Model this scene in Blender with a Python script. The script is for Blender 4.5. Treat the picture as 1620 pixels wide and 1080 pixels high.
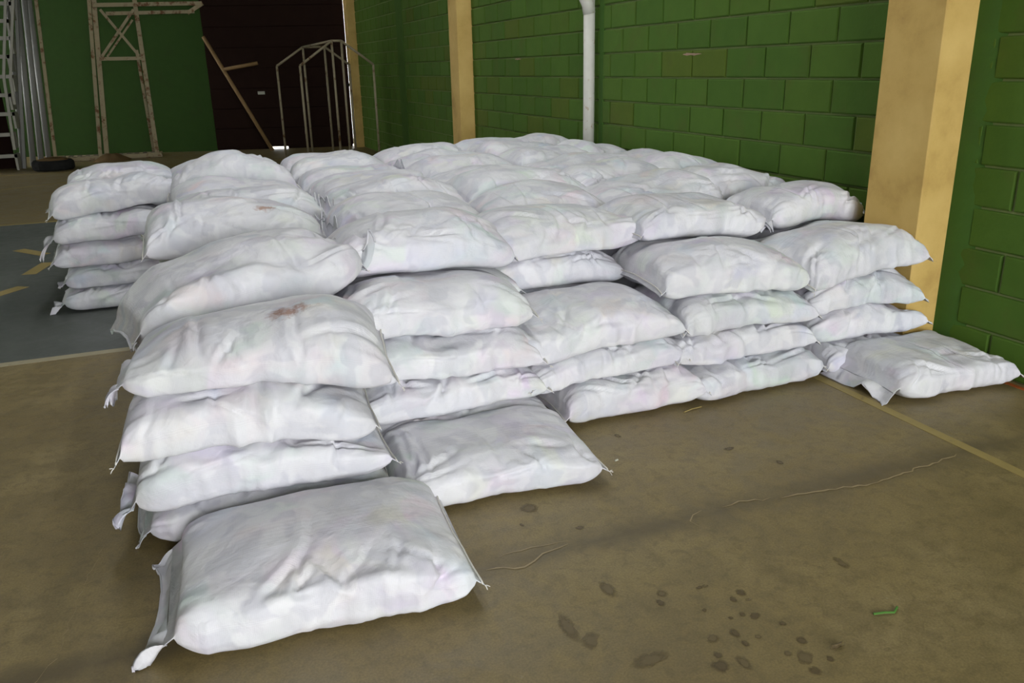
import bpy, math, random
import numpy as np
from mathutils import Matrix, Vector

# ------------------------------------------------------------------ camera, sky, light, exposure
for o in list(bpy.data.objects):
    bpy.data.objects.remove(o)
scene = bpy.context.scene
COL = scene.collection

cam_d = bpy.data.cameras.new('camera')
cam_d.sensor_width = 36.0
cam_d.sensor_fit = 'HORIZONTAL'
cam_d.lens = 36.0 * 1310.0 / 1620.0
cam_d.clip_end = 200
cam = bpy.data.objects.new('camera', cam_d)
COL.objects.link(cam)
CAM_R = ((0.9288, -0.1351, 0.3451), (-0.3701, -0.2849, 0.8842), (-0.0212, -0.9490, -0.3145))
def _ortho(r):
    a = np.array(r); q, s = np.linalg.qr(a); q = q * np.sign(np.diag(s)); return q
_R = _ortho(CAM_R)
M4 = Matrix.Identity(4)
for i in range(3):
    M4[i][0] = _R[i, 0]; M4[i][1] = -_R[i, 1]; M4[i][2] = -_R[i, 2]
M4[0][3], M4[1][3], M4[2][3] = 0.0, 0.0, 1.53
cam.matrix_world = M4
scene.camera = cam

world = bpy.data.worlds.new('overcast_sky')
scene.world = world
world.use_nodes = True
wn = world.node_tree
bg = wn.nodes['Background']
bg.inputs['Color'].default_value = (0.97, 0.98, 1.0, 1)
bg.inputs['Strength'].default_value = 10.8

# the hall is open to the daylight behind the photographer: guide the sky light in through that opening
pd = bpy.data.lights.new('open_end_daylight', 'AREA')
pd.shape = 'RECTANGLE'; pd.size = 5.85; pd.size_y = 4.2
pd.cycles.is_portal = True
po = bpy.data.objects.new('open_end_daylight', pd)
COL.objects.link(po)
po.location = (0.725, -6.0, 2.12)
po.rotation_euler = (math.radians(90), 0, 0)
# two open skylight strips in the roof
SKY = ((.14, .50), (2.05, 2.41)); SKY_Y = (3.0, 10.5)
for xa, xb in SKY:
    sd_ = bpy.data.lights.new('skylight_daylight', 'AREA'); sd_.shape = 'RECTANGLE'; sd_.size = xb - xa; sd_.size_y = SKY_Y[1] - SKY_Y[0]
    sd_.cycles.is_portal = True
    so_ = bpy.data.objects.new('skylight_daylight', sd_); COL.objects.link(so_)
    so_.location = ((xa + xb) / 2, sum(SKY_Y) / 2, 5.4)

vs = scene.view_settings
vs.view_transform = 'Standard'; vs.look = 'None'; vs.gamma = 1.0; vs.use_curve_mapping = False
vs.exposure = 0.0

cy_ = scene.cycles
cy_.max_bounces = 5; cy_.diffuse_bounces = 3; cy_.glossy_bounces = 2; cy_.transparent_max_bounces = 6
cy_.use_adaptive_sampling = True; cy_.adaptive_threshold = .04

random.seed(7)

# ------------------------------------------------------------------ material helpers
def nt_new(name):
    m = bpy.data.materials.new(name); m.use_nodes = True
    nt = m.node_tree
    return m, nt, nt.nodes['Principled BSDF']
def N(nt, kind, **kw):
    n = nt.nodes.new(kind)
    for k, v in kw.items():
        if k.startswith('i_'):
            n.inputs[k[2:].replace('_', ' ')].default_value = v
        else:
            setattr(n, k, v)
    return n
def L(nt, a, b): nt.links.new(a, b)
def ramp(nt, fac, stops, interp='LINEAR'):
    r = nt.nodes.new('ShaderNodeValToRGB'); cr = r.color_ramp; cr.interpolation = interp
    while len(cr.elements) < len(stops): cr.elements.new(0.5)
    for e, (p, c) in zip(cr.elements, stops):
        e.position = p; e.color = (c[0], c[1], c[2], 1) if not isinstance(c, float) else (c, c, c, 1)
    L(nt, fac, r.inputs['Fac']); return r.outputs['Color']
def mix(nt, fac, a, b, mode='MIX'):
    n = nt.nodes.new('ShaderNodeMix'); n.data_type = 'RGBA'; n.blend_type = mode
    for sock, val in ((n.inputs[0], fac), (n.inputs[6], a), (n.inputs[7], b)):
        if hasattr(val, 'links'): L(nt, val, sock)
        elif isinstance(val, (int, float)): sock.default_value = val
        else: sock.default_value = (val[0], val[1], val[2], 1)
    return n.outputs[2]
def math_n(nt, op, a, b=None):
    n = nt.nodes.new('ShaderNodeMath'); n.operation = op
    for sock, val in ((n.inputs[0], a), (n.inputs[1], b)):
        if val is None: continue
        if hasattr(val, 'links'): L(nt, val, sock)
        else: sock.default_value = val
    return n.outputs[0]
def coords(nt, what='Object', scale=(1, 1, 1), rand=False):
    tc = nt.nodes.new('ShaderNodeTexCoord'); out = tc.outputs[what]
    if rand:
        oi = nt.nodes.new('ShaderNodeObjectInfo')
        vm = N(nt, 'ShaderNodeVectorMath', operation='ADD')
        L(nt, out, vm.inputs[0])
        mm = N(nt, 'ShaderNodeVectorMath', operation='SCALE'); mm.inputs[0].default_value = (37.1, 21.7, 11.3)
        L(nt, oi.outputs['Random'], mm.inputs['Scale']); L(nt, mm.outputs[0], vm.inputs[1]); out = vm.outputs[0]
    mp = N(nt, 'ShaderNodeMapping'); mp.inputs['Scale'].default_value = scale
    L(nt, out, mp.inputs['Vector']); return mp.outputs['Vector']
def noise(nt, vec, scale, detail=4, rough=0.55, dist=0.0):
    n = N(nt, 'ShaderNodeTexNoise'); n.inputs['Scale'].default_value = scale
    n.inputs['Detail'].default_value = detail; n.inputs['Roughness'].default_value = rough
    n.inputs['Distortion'].default_value = dist
    L(nt, vec, n.inputs['Vector']); return n
def bump(nt, bsdf, height, strength=0.3, dist=0.01, prev=None):
    b = N(nt, 'ShaderNodeBump'); b.inputs['Strength'].default_value = strength; b.inputs['Distance'].default_value = dist
    L(nt, height, b.inputs['Height'])
    if prev is not None: L(nt, prev, b.inputs['Normal'])
    L(nt, b.outputs['Normal'], bsdf.inputs['Normal']); return b.outputs['Normal']

def simple_mat(name, c1, c2, scale=8, rough=0.6, rust=None, rust_amt=0.5, metallic=0.0, bumpd=0.004):
    m, nt, b = nt_new(name)
    v = coords(nt, 'Object', rand=True)
    n = noise(nt, v, scale, 6)
    col = mix(nt, n.outputs['Fac'], c1, c2)
    if rust is not None:
        n2 = noise(nt, v, scale * 0.6, 8, 0.7)
        f = ramp(nt, n2.outputs['Fac'], [(rust_amt, 0.0), (rust_amt + 0.08, 1.0)])
        col = mix(nt, f, col, rust)
    L(nt, col, b.inputs['Base Color']); b.inputs['Roughness'].default_value = rough; b.inputs['Specular IOR Level'].default_value = .3 if rough < .75 else .08
    b.inputs['Metallic'].default_value = metallic
    bump(nt, b, n.outputs['Fac'], 0.25, bumpd)
    return m

def sack_mat(name, stain=None):
    m, nt, b = nt_new(name)
    v = coords(nt, 'Object', rand=True)
    # printed packs pressed against the white weave from inside: faint colours showing through
    nd = noise(nt, v, 3.5, 2)
    wv = N(nt, 'ShaderNodeVectorMath', operation='MULTIPLY_ADD')
    L(nt, nd.outputs['Color'], wv.inputs[0]); wv.inputs[1].default_value = (.30, .30, .30); L(nt, v, wv.inputs[2])
    def packs(scale, smooth):
        vo = N(nt, 'ShaderNodeTexVoronoi'); vo.distance = 'CHEBYCHEV'; vo.feature = 'SMOOTH_F1'
        vo.inputs['Smoothness'].default_value = smooth; vo.inputs['Scale'].default_value = scale
        L(nt, wv.outputs[0], vo.inputs['Vector']); return vo.outputs['Color']
    c1 = packs(7.5, .55); c2 = packs(14.0, .46)
    nm = noise(nt, v, 5.0, 3)
    f = ramp(nt, nm.outputs['Fac'], [(.40, 0.0), (.66, 1.0)])
    base = mix(nt, math_n(nt, 'MULTIPLY', f, 0.14), (.86, .86, .88), c1)
    bw = N(nt, 'ShaderNodeRGBToBW'); L(nt, c2, bw.inputs[0])
    base = mix(nt, 1.0, base, ramp(nt, bw.outputs[0], [(.2, (.855, .855, .89)), (.5, (.96, .955, .97)), (.75, (1, 1, 1))]), 'MULTIPLY')
    ng = noise(nt, v, 2.2, 5, .6)
    base = mix(nt, 1.0, base, ramp(nt, ng.outputs['Fac'], [(.3, (.86, .86, .88)), (.7, (1, 1, 1))]), 'MULTIPLY')
    # the weave
    tcu = N(nt, 'ShaderNodeTexCoord')
    wa = N(nt, 'ShaderNodeTexWave', bands_direction='Y'); wa.inputs['Scale'].default_value = 62.0; wa.inputs['Distortion'].default_value = 1.2
    wa.inputs['Detail'].default_value = 1.0
    L(nt, tcu.outputs['UV'], wa.inputs['Vector'])
    wb = N(nt, 'ShaderNodeTexWave', bands_direction='X'); wb.inputs['Scale'].default_value = 62.0; wb.inputs['Distortion'].default_value = 1.2
    L(nt, tcu.outputs['UV'], wb.inputs['Vector'])
    wsum = math_n(nt, 'ADD', wa.outputs['Fac'], math_n(nt, 'MULTIPLY', wb.outputs['Fac'], 0.6))
    base = mix(nt, 1.0, base, ramp(nt, wsum, [(0.0, (.93, .93, .935)), (1.0, (1, 1, 1))]), 'MULTIPLY')
    if stain:
        (sx, sy, sz), rad, colr = stain
        tc = N(nt, 'ShaderNodeTexCoord')
        mp = N(nt, 'ShaderNodeMapping'); mp.inputs['Location'].default_value = (-sx, -sy, -sz); L(nt, tc.outputs['Object'], mp.inputs['Vector'])
        mp2 = N(nt, 'ShaderNodeMapping'); mp2.inputs['Scale'].default_value = (1.0, 1.5, .6); L(nt, mp.outputs[0], mp2.inputs['Vector'])
        ln = N(nt, 'ShaderNodeVectorMath', operation='LENGTH'); L(nt, mp2.outputs[0], ln.inputs[0])
        n3 = noise(nt, mp.outputs[0], 26, 7, .7)
        val = math_n(nt, 'ADD', math_n(nt, 'DIVIDE', ln.outputs['Value'], rad), math_n(nt, 'MULTIPLY', n3.outputs['Fac'], 2.2))
        fm = ramp(nt, math_n(nt, 'SUBTRACT', val, 0.9), [(0.35, 1.0), (0.85, 0.0)])
        base = mix(nt, math_n(nt, 'MULTIPLY', fm, .8), base, colr)
    L(nt, base, b.inputs['Base Color'])
    b.inputs['Roughness'].default_value = 0.5
    b.inputs['Specular IOR Level'].default_value = 0.35
    nb = noise(nt, v, 13, 3, .55, .4)
    nb2 = noise(nt, v, 27, 3, .6, .8)
    p = bump(nt, b, nb2.outputs['Fac'], 0.30, 0.006)
    p = bump(nt, b, nb.outputs['Fac'], 0.48, 0.014, p)
    vb = N(nt, 'ShaderNodeTexVoronoi'); vb.feature = 'F1'; vb.inputs['Scale'].default_value = 12.0
    L(nt, wv.outputs[0], vb.inputs['Vector'])
    p = bump(nt, b, vb.outputs['Distance'], 0.22, 0.012, p)
    bump(nt, b, wsum, 0.12, 0.0012, p)
    return m

def wall_paint(name, c1, c2, dirt):
    m, nt, b = nt_new(name)
    v = coords(nt, 'Object', rand=True)
    oi = N(nt, 'ShaderNodeObjectInfo')
    n = noise(nt, v, 9, 6)
    col = mix(nt, n.outputs['Fac'], c1, c2)
    tv = ramp(nt, oi.outputs['Random'], [(0, (.82, .86, .85)), (.6, (1, 1, 1)), (.8, (1.0, .95, .9)), (.92, (1.15, .88, .8)), (1, (1.2, .9, .85))])
    col = mix(nt, 1.0, col, tv, 'MULTIPLY')
    n2 = noise(nt, v, 2.5, 6, .65)
    col = mix(nt, ramp(nt, n2.outputs['Fac'], [(.52, 0.0), (.78, .6)]), col, dirt)
    L(nt, col, b.inputs['Base Color']); b.inputs['Roughness'].default_value = .75; b.inputs['Specular IOR Level'].default_value = .18
    n3 = noise(nt, v, 45, 5, .6)
    bump(nt, b, n3.outputs['Fac'], .35, .004)
    return m

M = {}
M['sack'] = sack_mat('white_woven_plastic')
M['green_block'] = wall_paint('green_painted_block', (.062, .132, .016), (.085, .165, .022), (.090, .105, .022))
M['green_mortar'] = wall_paint('green_painted_mortar', (.150, .215, .070), (.195, .25, .10), (.19, .20, .09))
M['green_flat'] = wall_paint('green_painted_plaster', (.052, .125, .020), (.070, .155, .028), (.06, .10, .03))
M['green_back_shaded'] = wall_paint('shaded_green_plaster', (.030, .072, .012), (.042, .092, .016), (.035, .055, .014))  # darker copy of the green plaster: dim light at the far end painted in
def ochre():
    m, nt, b = nt_new('ochre_painted_concrete')
    v = coords(nt, 'Object'); n1 = noise(nt, v, 2.6, 6, .6); n2 = noise(nt, v, 38, 5, .7)
    c = ramp(nt, n1.outputs['Fac'], [(.34, (.68, .48, .165)), (.52, (.60, .41, .13)), (.72, (.42, .265, .075))])
    c = mix(nt, ramp(nt, n2.outputs['Fac'], [(.66, 0.0), (.73, .5)]), c, (.30, .20, .08))
    L(nt, c, b.inputs['Base Color']); b.inputs['Roughness'].default_value = .7; b.inputs['Specular IOR Level'].default_value = .2
    bump(nt, b, n2.outputs['Fac'], .2, .003); return m
M['yellow'] = ochre()
M['pipe_white'] = simple_mat('white_painted_pipe', (.74, .73, .67), (.60, .59, .52), 14, .45, (.38, .24, .09), .585)
M['rusty_white'] = simple_mat('flaking_white_paint_on_rust', (.50, .43, .27), (.38, .31, .18), 9, .6, (.19, .085, .03), .52)
M['grey_metal'] = simple_mat('grey_painted_metal', (.30, .30, .28), (.22, .22, .20), 6, .5, (.14, .09, .05), .66)
M['rack_white'] = simple_mat('worn_white_rack_paint', (.50, .49, .43), (.38, .37, .31), 8, .5, (.22, .15, .08), .66)
M['rust_wood'] = simple_mat('rust_brown_pole', (.36, .24, .11), (.26, .15, .06), 12, .7)
M['thin_metal'] = simple_mat('dull_white_bar', (.36, .31, .21), (.24, .20, .12), 14, .5, (.13, .07, .03), .56)
M['door_dark'] = simple_mat('dark_brown_door_paint', (.017, .008, .006), (.026, .013, .009), 5, .8)
M['rubber'] = simple_mat('black_rubber', (.018, .018, .018), (.03, .03, .028), 10, .75)
M['soil'] = simple_mat('packed_brown_soil', (.14, .09, .04), (.20, .13, .06), 9, .9, bumpd=.02)
M['checker'] = simple_mat('worn_patterned_plate', (.30, .26, .18), (.08, .06, .04), 4, .7, (.06, .04, .03), .5)
M['line_yellow'] = simple_mat('worn_yellow_line_paint', (.38, .29, .10), (.30, .23, .085), 22, .6, (.17, .13, .07), .62)
M['line_cream'] = simple_mat('worn_cream_line_paint', (.42, .37, .24), (.34, .30, .19), 22, .6, (.2, .17, .1), .64)
M['line_red'] = simple_mat('orange_line_paint', (.50, .13, .03), (.4, .1, .03), 22, .6)
M['thread'] = simple_mat('off_white_thread', (.76, .74, .70), (.62, .60, .54), 20, .8)
M['leaf'] = simple_mat('green_leaf', (.05, .16, .02), (.09, .2, .04), 20, .6)
M['paper'] = simple_mat('pale_paper', (.55, .55, .45), (.45, .45, .36), 20, .7)
M['chip'] = simple_mat('bare_pink_render', (.42, .28, .21), (.28, .2, .14), 40, .9)
M['roof'] = simple_mat('grey_roof_sheet', (.25, .25, .23), (.2, .2, .19), 3, .7)

def stain_mat(name, c, soft=True):
    m, nt, b = nt_new(name)
    v = coords(nt, 'Object', rand=True)
    n = noise(nt, v, 30, 6, .6)
    L(nt, mix(nt, n.outputs['Fac'], c, tuple(x * 1.35 for x in c)), b.inputs['Base Color'])
    b.inputs['Roughness'].default_value = .55
    if soft:
        tc = N(nt, 'ShaderNodeTexCoord'); sx = N(nt, 'ShaderNodeSeparateXYZ'); L(nt, tc.outputs['Generated'], sx.inputs[0])
        dx = math_n(nt, 'SUBTRACT', sx.outputs['X'], .5); dy = math_n(nt, 'SUBTRACT', sx.outputs['Y'], .5)
        r = math_n(nt, 'SQRT', math_n(nt, 'ADD', math_n(nt, 'MULTIPLY', dx, dx), math_n(nt, 'MULTIPLY', dy, dy)))
        n2 = noise(nt, v, 55, 5, .65)
        f = ramp(nt, math_n(nt, 'ADD', r, math_n(nt, 'MULTIPLY', n2.outputs['Fac'], .35)), [(.34, .9), (.60, 0.0)])
        L(nt, f, b.inputs['Alpha'])
    return m
M['stain'] = stain_mat('damp_floor_stain', (.105, .075, .033))
M['stain_soft'] = stain_mat('dull_floor_stain', (.140, .104, .046))
M['crack'] = stain_mat('pale_floor_crack', (.30, .23, .12), False)

def floor_mat():
    m, nt, b = nt_new('olive_brown_concrete')
    v = coords(nt, 'Object')
    n1 = noise(nt, v, 1.1, 7, .6); n2 = noise(nt, v, 6.5, 7, .65, .6); n3 = noise(nt, v, 60, 4, .6)
    c = ramp(nt, n1.outputs['Fac'], [(.3, (.205, .150, .060)), (.52, (.262, .198, .080)), (.72, (.305, .240, .112))])
    c = mix(nt, ramp(nt, n2.outputs['Fac'], [(.40, .65), (.58, 0.0)]), c, (.190, .145, .066))
    c = mix(nt, ramp(nt, n3.outputs['Fac'], [(.64, 0.0), (.74, .35)]), c, (.36, .31, .20))
    n5 = noise(nt, v, 20, 8, .7, .4)
    c = mix(nt, ramp(nt, n5.outputs['Fac'], [(.36, .55), (.52, 0.0)]), c, (.150, .112, .048))
    n6 = noise(nt, v, 150, 3, .6)
    c = mix(nt, 1.0, c, ramp(nt, n6.outputs['Fac'], [(.3, (.80, .80, .78)), (.7, (1.12, 1.12, 1.12))]), 'MULTIPLY')
    # slab edge darkened by damp along the construction joint (y = 2.17)
    sx = N(nt, 'ShaderNodeSeparateXYZ'); L(nt, v, sx.inputs[0])
    dy = math_n(nt, 'ABSOLUTE', math_n(nt, 'SUBTRACT', sx.outputs['Y'], 2.18))
    n4 = noise(nt, v, 4.0, 6, .65)
    w = math_n(nt, 'SUBTRACT', math_n(nt, 'ADD', math_n(nt, 'MULTIPLY', n4.outputs['Fac'], .26), 0.0), dy)
    c = mix(nt, ramp(nt, w, [(.03, 0.0), (.13, .72)]), c, (.105, .080, .040))
    # painted court: blue-grey beyond the cream line
    py = math_n(nt, 'MULTIPLY', math_n(nt, 'GREATER_THAN', sx.outputs['Y'], 5.15), math_n(nt, 'LESS_THAN', sx.outputs['Y'], 10.47))
    px = math_n(nt, 'LESS_THAN', sx.outputs['X'], 2.8)
    nb = ramp(nt, n1.outputs['Fac'], [(.3, (.082, .092, .082)), (.7, (.115, .125, .110))])
    c = mix(nt, math_n(nt, 'MULTIPLY', py, px), c, nb)
    L(nt, c, b.inputs['Base Color'])
    L(nt, ramp(nt, n2.outputs['Fac'], [(.3, .42), (.7, .62)]), b.inputs['Roughness'])
    p = bump(nt, b, n2.outputs['Fac'], .12, .006)
    bump(nt, b, n3.outputs['Fac'], .25, .0015, p)
    return m
M['floor'] = floor_mat()

# ------------------------------------------------------------------ mesh helpers
def mesh_from(name, verts, faces, mat, smooth=False):
    me = bpy.data.meshes.new(name)
    me.from_pydata([tuple(v) for v in verts], [], [tuple(f) for f in faces])
    me.update()
    me.materials.append(mat)
    if smooth: me.polygons.foreach_set('use_smooth', [True] * len(me.polygons))
    return me
def link(name, me, parent=None, loc=None):
    o = bpy.data.objects.new(name, me); COL.objects.link(o)
    if parent is not None: o.parent = parent
    if loc is not None: o.location = loc
    return o
def tag(o, label=None, cat=None, group=None, kind=None):
    if label: o['label'] = label
    if cat: o['category'] = cat
    if group: o['group'] = group
    if kind: o['kind'] = kind
    return o
def empty(name, loc=(0, 0, 0)):
    o = bpy.data.objects.new(name, None); COL.objects.link(o); o.location = loc; return o

class MB:
    """collects boxes, tubes and plates of ONE part"""
    def __init__(s): s.v = []; s.f = []
    def box(s, x0, x1, y0, y1, z0, z1, bev=0.0):
        b = len(s.v)
        if bev <= 0:
            s.v += [(x0, y0, z0), (x1, y0, z0), (x1, y1, z0), (x0, y1, z0), (x0, y0, z1), (x1, y0, z1), (x1, y1, z1), (x0, y1, z1)]
            s.f += [tuple(b + i for i in q) for q in ((3, 2, 1, 0), (4, 5, 6, 7), (0, 1, 5, 4), (1, 2, 6, 5), (2, 3, 7, 6), (3, 0, 4, 7))]
        else:
            k = bev
            ring = [(x0 + k, y0), (x1 - k, y0), (x1, y0 + k), (x1, y1 - k), (x1 - k, y1), (x0 + k, y1), (x0, y1 - k), (x0, y0 + k)]
            s.v += [(x, y, z0) for x, y in ring] + [(x, y, z1) for x, y in ring]
            for i in range(8):
                j = (i + 1) % 8; s.f.append((b + i, b + j, b + 8 + j, b + 8 + i))
            s.f.append(tuple(b + 7 - i for i in range(8))); s.f.append(tuple(b + 8 + i for i in range(8)))
        return s
    def tube(s, pts, r, n=8, cap=True, square=False):
        pts = [Vector(p) for p in pts]
        if square: n = 4
        base = len(s.v)
        for i, p in enumerate(pts):
            if i == 0: d = pts[1] - pts[0]
            elif i == len(pts) - 1: d = pts[-1] - pts[-2]
            else: d = (pts[i + 1] - p).normalized() + (p - pts[i - 1]).normalized()
            d.normalize()
            ref = Vector((0, 1, 0)) if abs(d.y) < .9 else Vector((1, 0, 0))
            a = d.cross(ref).normalized(); c = d.cross(a).normalized()
            rr = r[i] if isinstance(r, (list, tuple)) else r
            for k in range(n):
                t = 2 * math.pi * (k + (.5 if square else 0)) / n
                s.v.append(tuple(p + a * math.cos(t) * rr + c * math.sin(t) * rr))
        for i in range(len(pts) - 1):
            for k in range(n):
                q = (k + 1) % n
                s.f.append((base + i * n + k, base + i * n + q, base + (i + 1) * n + q, base + (i + 1) * n + k))
        if cap:
            s.f.append(tuple(base + n - 1 - k for k in range(n)))
            e = base + (len(pts) - 1) * n
            s.f.append(tuple(e + k for k in range(n)))
        return s
    def build(s, name, mat, parent=None, loc=None, smooth=False):
        return link(name, mesh_from(name, s.v, s.f, mat, smooth), parent, loc)

# ------------------------------------------------------------------ the hall
XW = 3.70      # right wall, mortar face
YB = 18.0      # back wall
XL = -9.0
ZR = 5.4
fl = MB().box(XL - .2, XW + .25, -12.0, YB + 3.0, -.12, 0).build('floor', M['floor'])
tag(fl, 'olive brown concrete sports hall floor with worn court lines', kind='structure')

def plate(name, x0, x1, y0, y1, mat, parent=fl, z=.0018):
    return MB().box(x0, x1, y0, y1, .0002, z).build(name, mat, parent)
def strip(name, p, q, w, mat, parent=fl, z=.0018):
    p = Vector((p[0], p[1], 0)); q = Vector((q[0], q[1], 0)); d = (q - p).normalized(); n = Vector((-d.y, d.x, 0)) * w / 2
    c = [p + n, p - n, q - n, q + n]
    v = [(a.x, a.y, .0002) for a in c] + [(a.x, a.y, z) for a in c]
    return link(name, mesh_from(name, v, [(3, 2, 1, 0), (4, 5, 6, 7), (0, 1, 5, 4), (1, 2, 6, 5), (2, 3, 7, 6), (3, 0, 4, 7)], mat), parent)
strip('court_line', (2.89, 5.1), (2.81, -3.0), .05, M['line_yellow'])
strip('court_line', (-8.9, 5.12), (2.8, 5.15), .07, M['line_cream'])
strip('court_line', (-8.9, 10.42), (2.8, 10.47), .07, M['line_yellow'])
strip('court_line', (-8.9, 10.2), (-1.3, 14.6), .05, M['line_yellow'])
strip('court_line', (-8.9, 15.95), (3.0, 16.0), .07, M['line_yellow'])
strip('wall_line', (3.64, 3.1), (3.67, 0.2), .03, M['line_red'])
for a, b_ in (((-1.50, 8.82), (-1.24, 8.46)), ((-1.17, 8.06), (-1.26, 7.62)), ((-1.24, 7.17), (-1.55, 6.75)), ((-2.1, 9.05), (-1.8, 8.98)), ((-1.9, 6.5), (-2.2, 6.35))):
    strip('dash_line', a, b_, .11, M['line_yellow'])

def blob(name, x, y, r, mat, asp=1.0, seed=0, n=18, z=.0016):
    rn = random.Random(seed); ph = [rn.uniform(0, 6.28) for _ in range(4)]; a0 = rn.uniform(0, 3.14)
    v = [(0, 0, z)]
    for k in range(n):
        t = 2 * math.pi * k / n
        rr = r * (1 + .22 * math.sin(2 * t + ph[0]) + .16 * math.sin(3 * t + ph[1]) + .12 * math.sin(5 * t + ph[2]) + .1 * math.sin(7 * t + ph[3]))
        px, py = rr * math.cos(t), rr * asp * math.sin(t)
        v.append((px * math.cos(a0) - py * math.sin(a0), px * math.sin(a0) + py * math.cos(a0), z))
    return link(name, mesh_from(name, v, [(0, 1 + k, 1 + (k + 1) % n) for k in range(n)], mat), fl, (x, y, 0))
spots = [(1.02, 2.48, .033), (.95, 2.38, .010), (1.13, 2.28, .014), (1.61, 2.89, .016), (1.97, 2.59, .018), (2.08, 2.40, .016), (1.19, 1.84, .018),
         (1.16, 1.80, .015), (1.31, 1.82, .010), (1.33, 1.82, .009), (1.41, 1.75, .016), (1.37, 1.73, .012), (1.41, 1.71, .009), (1.38, 1.64, .016), (1.35, 1.66, .010),
         (1.21, 1.60, .019), (1.28, 1.60, .018), (1.28, 1.55, .012), (1.23, 1.49, .022), (1.16, 1.50, .025), (1.18, 1.54, .014), (1.39, 1.44, .024), (1.43, 1.50, .016),
         (1.38, 1.39, .017), (1.36, 1.47, .012), (1.43, 1.58, .010), (1.31, 1.66, .008), (1.33, 1.56, .009), (1.26, 1.72, .008), (1.45, 1.41, .012)]
for i, (x, y, r) in enumerate(spots):
    blob('floor_stain', x, y, r * 1.35, M['stain'] if i % 3 else M['stain_soft'], .75, i)
for i, (x, y, r) in enumerate([(.86, 1.81, .05), (.89, 1.73, .04), (1.05, 1.92, .04), (1.0, 1.6, .05), (-.3, 1.9, .06), (1.8, 1.75, .03)]):
    blob('floor_stain', x, y, r * 1.35, M['stain_soft'], .45, 60 + i)
def crack(pts, w, seed):
    rn = random.Random(seed); P = []
    for i in range(len(pts) - 1):
        (x0, y0), (x1, y1) = pts[i], pts[i + 1]; n = max(2, int(math.hypot(x1 - x0, y1 - y0) / .03))
        for k in range(n): P.append((x0 + (x1 - x0) * k / n + rn.uniform(-.006, .006), y0 + (y1 - y0) * k / n + rn.uniform(-.008, .008)))
    P.append(pts[-1]); v = []; f = []
    for i, (x, y) in enumerate(P):
        ww = w * rn.uniform(.35, 1) * (0.2 if i in (0, len(P) - 1) else 1)
        v += [(x, y - ww / 2, .0014), (x, y + ww / 2, .0014)]
        if i: f.append((2 * i - 2, 2 * i, 2 * i + 1, 2 * i - 1))
    return link('floor_crack', mesh_from('floor_crack', v, f, M['crack']), fl)
crack([(2.78, 2.17), (2.49, 2.14), (2.28, 2.12), (2.07, 2.15), (1.9, 2.17)], .010, 1)
crack([(1.86, 2.18), (1.74, 2.21), (1.66, 2.2)], .007, 2)
crack([(1.52, 2.10), (1.50, 2.17), (1.58, 2.21)], .007, 3)
crack([(1.05, 2.21), (.94, 2.18), (.86, 2.14), (.74, 2.17)], .009, 4)
crack([(.80, 2.22), (.95, 2.235), (1.06, 2.22)], .005, 5)
crack([(-.62, 2.0), (-.50, 2.25), (-.46, 2.6), (-.40, 2.9)], .005, 6)

# right wall: painted concrete blocks
wall_r = MB().box(XW, XW + .2, -6.0, YB + .2, 0, ZR).build('wall_right', M['green_mortar'])
tag(wall_r, 'green painted concrete block wall along the right side', kind='structure')
PW, PH, JT = .4295, .203, .010
def block_verts(w, h, d, rn):
    j = lambda a: rn.uniform(-a, a)
    i = .010
    o = [(-w / 2, 0), (w / 2, 0), (w / 2, h), (-w / 2, h)]
    v = [(0.0, y, z) for y, z in o]
    v += [(-d * .7, y * (1 - i / w) + j(.002), z + (.004 if z == 0 else -.004) + j(.002)) for y, z in o]
    v += [(-d + j(.001), y * (1 - 2.0 * i / w) + j(.002), z + (.010 if z == 0 else -.010) + j(.002)) for y, z in o]
    f = [(8, 11, 10, 9)]
    for a in (0, 4):
        for k in range(4):
            q = (k + 1) % 4; f.append((a + k, a + 4 + k, a + 4 + q, a + q))
    return v, f
def block_mesh(w, seed):
    v, f = block_verts(w, PH - JT, .014, random.Random(seed))
    return mesh_from('block', v, f, M['green_block'])
full = [block_mesh(PW - JT, s) for s in range(5)]
BAYS = [(0.2, 3.14), (3.53, 10.62), (10.99, 14.02), (14.42, YB)]
Y0J = 4.957
rest_v, rest_f = [], []
cnt = 0
rnb = random.Random(3)
for k in range(0, 20):
    z = k * PH + JT / 2
    off = 0 if k % 2 == 0 else PW / 2
    for bi, (ya, yb) in enumerate(BAYS):
        n0 = math.floor((ya - Y0J - off) / PW)
        y = Y0J + off + n0 * PW
        while y < yb:
            a = max(y + JT / 2, ya + .012); c = min(y + PW - JT / 2, yb - .012)
            y += PW
            if c - a < .05: continue
            ym = (a + c) / 2
            topz = 1.9 + max(0, ym - 3) * .075
            single = z < topz and ((bi == 0 and ym > 1.7) or (bi == 1 and k >= 4) or (bi == 2 and k >= 4)) and cnt < 300
            if single:
                w = c - a
                me = full[rnb.randrange(5)] if abs(w - (PW - JT)) < .02 else block_mesh(w, rnb.randrange(999))
                o = link('block', me, wall_r, (XW + rnb.uniform(-.0015, .0015), ym, z))
                cnt += 1
            else:
                v, f = block_verts(c - a, PH - JT, .013, rnb); b0 = len(rest_v)
                rest_v += [(XW + x, ym + yy, z + zz) for x, yy, zz in v]; rest_f += [tuple(b0 + i for i in q) for q in f]
ro = link('blocks_beyond', mesh_from('blocks_beyond', rest_v, rest_f, M['green_block']), wall_r)
tag(ro, kind='stuff')
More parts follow.
